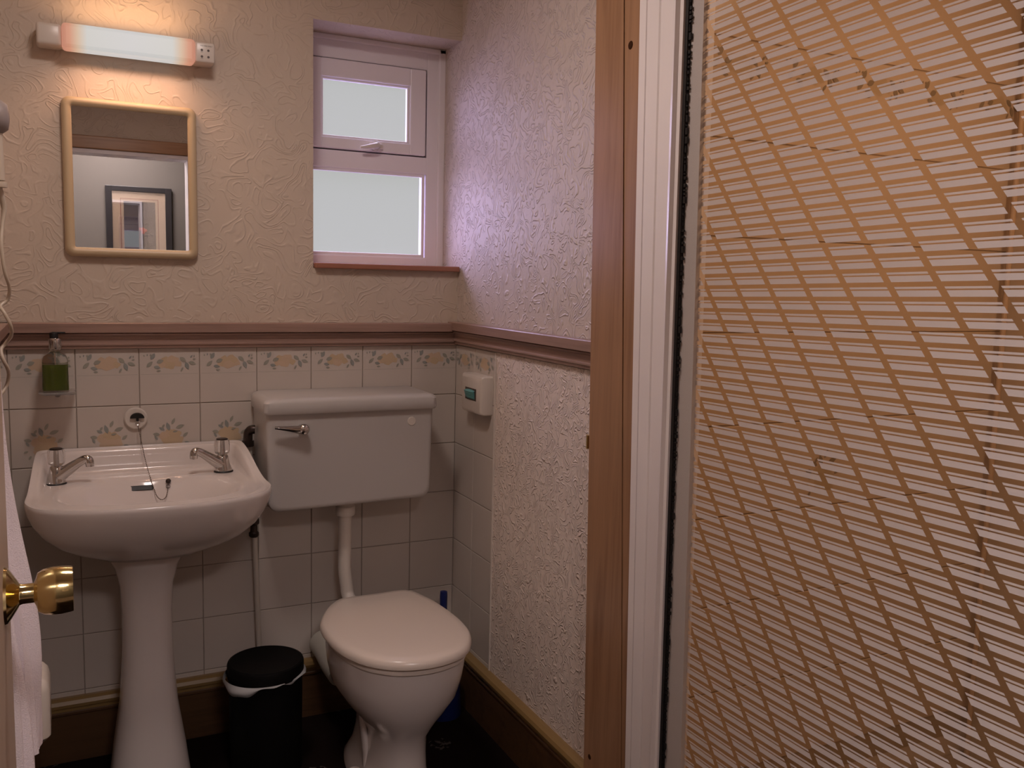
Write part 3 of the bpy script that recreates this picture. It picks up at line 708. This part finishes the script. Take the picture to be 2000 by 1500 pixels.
# ------------------------------------------------------------------ bin
bi = thing('waste_bin', 'black cylindrical bin with lid and white liner between basin and toilet', 'waste bin', (-.630, -.25, 0))
bm = bmesh.new(); lathe(bm, [(.088, 0), (.091, .003), (.0935, .24), (.0935, .262)], (-.630, -.25, 0), n=56); obj('bin_body', bm, M_bin, bi, 40)
bm = bmesh.new(); lathe(bm, [(.0955, .262), (.0975, .264), (.0975, .292), (.0955, .297), (.090, .2985), (.084, .2965), (.001, .2955)], (-.630, -.25, 0), n=56); obj('bin_lid', bm, M_bin, bi, 30)
bm = bmesh.new(); n = 96; rs = []
for j in range(5):
    t = j/4; r = []
    for k in range(n):
        a = 2*math.pi*k/n
        sag = .012*math.sin(2*a+.9)+.006*math.sin(5*a+1)+.003*math.sin(11*a)
        rr0 = .0965+.006*math.sin(math.pi*t)*(1+.6*math.sin(3*a+2)+.4*math.sin(7*a))+.010*max(0, math.cos(a-math.radians(195)))**3
        r.append(Vector((-.630+rr0*math.cos(a), -.25+rr0*math.sin(a), .272-t*(.015+sag)-.006*max(0, math.cos(a-math.radians(240))))))
    rs.append(r)
rings(bm, rs, False, False); obj('bin_liner', bm, M_liner, bi, 60)

# ------------------------------------------------------------------ toilet brush
tb = thing('toilet_brush', 'blue toilet brush in its holder in the corner behind the toilet', 'toilet brush', (-.085, -.15, 0))
bm = bmesh.new(); lathe(bm, [(.055, 0), (.057, .004), (.052, .10), (.054, .118), (.045, .12)], (-.090, -.155, 0), n=32); obj('brush_holder', bm, M_blue, tb, 40)
bm = bmesh.new(); lathe(bm, [(.008, .10), (.008, .25), (.0105, .27), (.0115, .36), (.0105, .372), (.005, .374)], (-.084, -.135, 0), n=20); obj('handle', bm, M_blue, tb, 40)

# ------------------------------------------------------------------ bag dispenser on right wall
ds = thing('bag_dispenser', 'small cream plastic bag dispenser on the tiled part of the right wall', 'dispenser', (0, -.20, .97))
bm = bmesh.new()
y0, y1, z0, z1, dp = -.274, -.128, .918, 1.030, -.037
rs = []
for x, e in ((-.0015, 0), (-.028, 0), (-.034, .003), (dp, .009)):
    rs.append([Vector((x, a, b)) for a, b in rrect((y0+y1)/2, (z0+z1)/2, (y1-y0)/2-e, (z1-z0)/2-e, .006, 4)])
rings(bm, rs); obj('case', bm, M_plas, ds, 35)
bm = bmesh.new(); box(bm, dp-.0005, dp+.002, -.238, -.160, .956, .991, .0008); obj('slot', bm, M_print, ds)
bm = bmesh.new()
for k in range(4):
    rs = []
    for t in range(9):
        yy = -.229+.060*t/8; zz = .961+.005*k; bulge = .007*math.sin(math.pi*t/8)
        rs.append([Vector((dp-.001-bulge*.5-.0015*k, yy, zz)), Vector((dp-.004-bulge*.5-.0015*k, yy, zz+.006)), Vector((dp-.001, yy, zz+.009+bulge*.3))])
    rings(bm, rs)
obj('paper_bags', bm, M_teal, ds, 50)

# ------------------------------------------------------------------ open door with brass knob at the left
dr = sempty('door_1', (-1.167, -2.10, 0))
bm = bmesh.new(); box(bm, -1.187, -1.147, -2.06, -1.318, .01, 1.83, .002)
obj('door_leaf', bm, mat('cream door paint', (.52, .40, .31), .4), dr)
kx, ky, kz = -1.147, -1.405, .925
bm = bmesh.new()
lathe(bm, [(.033, 0), (.032, .003), (.026, .007), (.018, .012), (.0125, .015), (.0115, .018), (.0115, .030), (.016, .032), (.0225, .034), (.0262, .040), (.0278, .048), (.0280, .058), (.0268, .068), (.0262, .071), (.0235, .0715), (.022, .0695), (.017, .069), (.001, .0695)], (kx, ky, kz), (1, 0, 0), 48)
obj('door_knob', bm, M_brass, dr, 30)

# ------------------------------------------------------------------ towel
tw = thing('bath_towel', 'white folded bath towel hanging on the left wall beyond the door', 'towel', (-1.17, -1.0, .5))
def cloth(name, pts_top, z0, z1, amp, x_of, y0, y1, thick, seed, nz=50, ny=48):
    bm = bmesh.new(); fr = []; bk = []
    for j in range(nz+1):
        t = j/nz; z = z0+(z1-z0)*t; a = []; b = []
        for i in range(ny+1):
            s = i/ny; y = y0+(y1-y0)*s
            fold = amp*(math.sin(s*17+seed+.8*math.sin(t*3+seed))+.5*math.sin(s*31+seed*2+t*2))*(.5+.5*t)
            nz_ = mnoise.noise(Vector((s*3, t*2.2, seed)))*.010
            x = x_of(t, s)+fold+nz_; x = max(x, XL+.012)
            zz = z+.006*math.sin(s*9+seed)*t
            a.append(bm.verts.new((x, y, zz))); b.append(bm.verts.new((max(x-thick, XL+.004), y, zz)))
        fr.append(a); bk.append(b)
    for j in range(nz):
        for i in range(ny):
            bm.faces.new((fr[j][i], fr[j][i+1], fr[j+1][i+1], fr[j+1][i])); bm.faces.new((bk[j][i], bk[j+1][i], bk[j+1][i+1], bk[j][i+1]))
    for j in range(nz):
        bm.faces.new((fr[j][0], fr[j+1][0], bk[j+1][0], bk[j][0])); bm.faces.new((fr[j][ny], bk[j][ny], bk[j+1][ny], fr[j+1][ny]))
    for i in range(ny):
        bm.faces.new((fr[0][i], bk[0][i], bk[0][i+1], fr[0][i+1])); bm.faces.new((fr[nz][i], fr[nz][i+1], bk[nz][i+1], bk[nz][i]))
    obj(name, bm, M_towel, tw, 60)
cloth('towel_layer', None, 1.13, .545, .009, lambda t, s: -1.186+.040*ss(t*1.25)+.012*math.sin(math.pi*s), -1.06, -.92, .012, 1.3)
cloth('towel_layer', None, 1.12, .44, .010, lambda t, s: -1.196+.036*ss(t*1.2)+.010*math.sin(math.pi*s), -1.17, -1.03, .012, 4.1)
bm = bmesh.new(); box(bm, XL, XL+.012, -1.09, -1.05, 1.14, 1.20, .003); tube(bm, [(XL+.01, -1.07, 1.16), (XL+.035, -1.07, 1.15), (XL+.045, -1.07, 1.165)], .005, 10, sub=3)
tag(obj('towel_hook', bm, M_chrome, None, 40), 'metal hook on the left wall holding the towel', 'hook')
# white box below the towel
bm = bmesh.new()
rings(bm, [[Vector((a, b, z)) for a, b in rrect(-1.178, -.60, .054-e, .062-e, .022-min(e, .02)*.5, 6)] for z, e in ((.372, .016), (.375, .008), (.385, .0), (.478, 0), (.492, .003), (.502, .010), (.505, .02))])
tag(obj('paper_holder', bm, M_plas, None, 40), 'white plastic box with rounded corners on the left wall below the towel', 'wall box')

# ------------------------------------------------------------------ hair dryer on the left wall
hd = thing('hair_dryer', 'cream wall-mounted hair dryer with hanging cord at the left edge', 'hair dryer', (-1.2, -.5, 1.5))
bm = bmesh.new(); rs = []
for x, r in ((-1.228, .028), (-1.20, .036), (-1.178, .034), (-1.165, .024), (-1.162, .008)):
    rs.append([Vector((x, -.5+r*math.cos(a), 1.592+r*1.0*math.sin(a))) for a in (2*math.pi*k/28 for k in range(28))])
rings(bm, rs); obj('dryer_head', bm, M_grey, hd, 50)
bm = bmesh.new(); tube(bm, [(-1.192, -.5, 1.575), (-1.190, -.5, 1.52), (-1.188, -.5, 1.47)], [.017, .016, .015], 18); lathe(bm, [(.018, 0), (.019, .004), (.018, .010)], (-1.188, -.5, 1.457), n=18); obj('handle', bm, M_cream, hd, 50)
bm = bmesh.new(); box(bm, XL, -1.205, -.53, -.47, 1.44, 1.54, .006); obj('wall_bracket', bm, M_cream, hd)
bm = bmesh.new()
cpts = [(-1.186, 1.46), (-1.178, 1.419), (-1.182, 1.384), (-1.184, 1.344), (-1.180, 1.294), (-1.1735, 1.262), (-1.178, 1.238), (-1.190, 1.225), (-1.183, 1.211), (-1.1735, 1.187), (-1.1735, 1.167), (-1.183, 1.152), (-1.192, 1.139), (-1.189, 1.121), (-1.182, 1.102), (-1.181, 1.085), (-1.186, 1.064), (-1.195, 1.05), (-1.206, 1.04)]
tube(bm, [(x, -.5+.012*math.sin(k*1.3), z) for k, (x, z) in enumerate(cpts)], [.007, .005]+[.0035]*(len(cpts)-2), 10, sub=6)
obj('cord', bm, M_cream, hd, 60)

# ------------------------------------------------------------------ bedroom seen in the mirror
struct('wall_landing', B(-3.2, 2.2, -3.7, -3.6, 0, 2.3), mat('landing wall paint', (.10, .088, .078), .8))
struct('wall_landing_left', B(-3.3, -3.2, -3.7, YF-.1, 0, 2.3), M_plain)
struct('wall_landing_right', B(2.2, 2.3, -3.7, YF-.1, 0, 2.3), M_plain)
bm = bmesh.new(); box(bm, -3.3, XL-.1, YF-.2, YF-.1, 0, 2.3); box(bm, 1.25, 2.3, YF-.2, YF-.1, 0, 2.3); struct('wall_landing_front', bm, M_plain)
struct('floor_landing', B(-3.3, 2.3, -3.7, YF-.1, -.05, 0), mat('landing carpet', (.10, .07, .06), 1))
struct('ceiling_landing', B(-3.3, 2.3, -3.7, YF-.1, 2.25, 2.3), M_plain)
PY = -3.6
pc = thing('framed_picture', 'black framed picture with cream mount reflected in the mirror', 'picture', (-.65, PY, 1.55))
bm = bmesh.new(); x0, x1, z0, z1 = -.838, -.459, 1.20, 1.814
box(bm, x0, x0+.037, PY, PY+.025, z0, z1, .002); box(bm, x1-.037, x1, PY, PY+.025, z0, z1, .002); box(bm, x0+.036, x1-.036, PY, PY+.025, z0, z0+.033, .002); box(bm, x0+.036, x1-.036, PY, PY+.025, z1-.031, z1, .002)
obj('frame', bm, mat('black picture frame', (.012, .011, .013), .35), pc)
obj('mount', B(x0+.034, x1-.034, PY, PY+.010, z0+.03, z1-.03), mat('cream mount', (.40, .30, .22), .7), pc)
obj('mount_line', B(x0+.083, x1-.077, PY+.010, PY+.0105, z0+.07, z1-.072), mat('red line', (.18, .05, .04), .6), pc)
obj('mount_inner', B(x0+.087, x1-.081, PY+.0105, PY+.011, z0+.075, z1-.076), mat('cream inner mount', (.36, .27, .20), .7), pc)
Mp = mat('dark picture print', (.03, .03, .04), .6); g = G(Mp)
g.l(g.ramp(g.noise(g.coord(), 9, 3), [(.35, (.008, .008, .014)), (.7, (.03, .03, .045))]), g.b.inputs['Base Color'])
obj('print', B(x0+.102, x1-.096, PY+.011, PY+.0115, z0+.09, z1-.090), Mp, pc)
bm = bmesh.new()
for dx, dz, r in ((0, 0, .014), (.016, -.005, .010), (-.013, .003, .009), (.003, -.016, .011)): lathe(bm, [(r, 0), (r*.8, .001)], (-.630+dx, PY+.0115+abs(dx)*.02, 1.555+dz), (0, 1, 0), 12)
obj('red_flower', bm, mat('red paint', (.30, .03, .02), .6), pc)
Mg = bpy.data.materials.new('picture glass'); Mg.use_nodes = True; g = G(Mg); g.t.nodes.clear()
tr = g.n('BsdfTransparent'); gl = g.n('BsdfGlossy'); gl.inputs['Roughness'].default_value = .0; mx = g.n('MixShader'); mx.inputs[0].default_value = .42
g.l(tr.outputs[0], mx.inputs[1]); g.l(gl.outputs[0], mx.inputs[2]); oo = g.n('OutputMaterial'); g.l(mx.outputs[0], oo.inputs[0])
bm = bmesh.new(); gx0, gx1, gz0, gz1 = x0+.036, x1-.036, z0+.032, z1-.030
def gp(x, z): return (x, PY+.0205-.02*(x-(gx0+gx1)/2)-.024*(z-(gz0+gz1)/2), z)   # glass alone tilted in its frame to catch the window's reflection
bm.faces.new([bm.verts.new(gp(a, b)) for a, b in ((gx0, gz0), (gx1, gz0), (gx1, gz1), (gx0, gz1))])
obj('picture_glass', bm, Mg, pc)
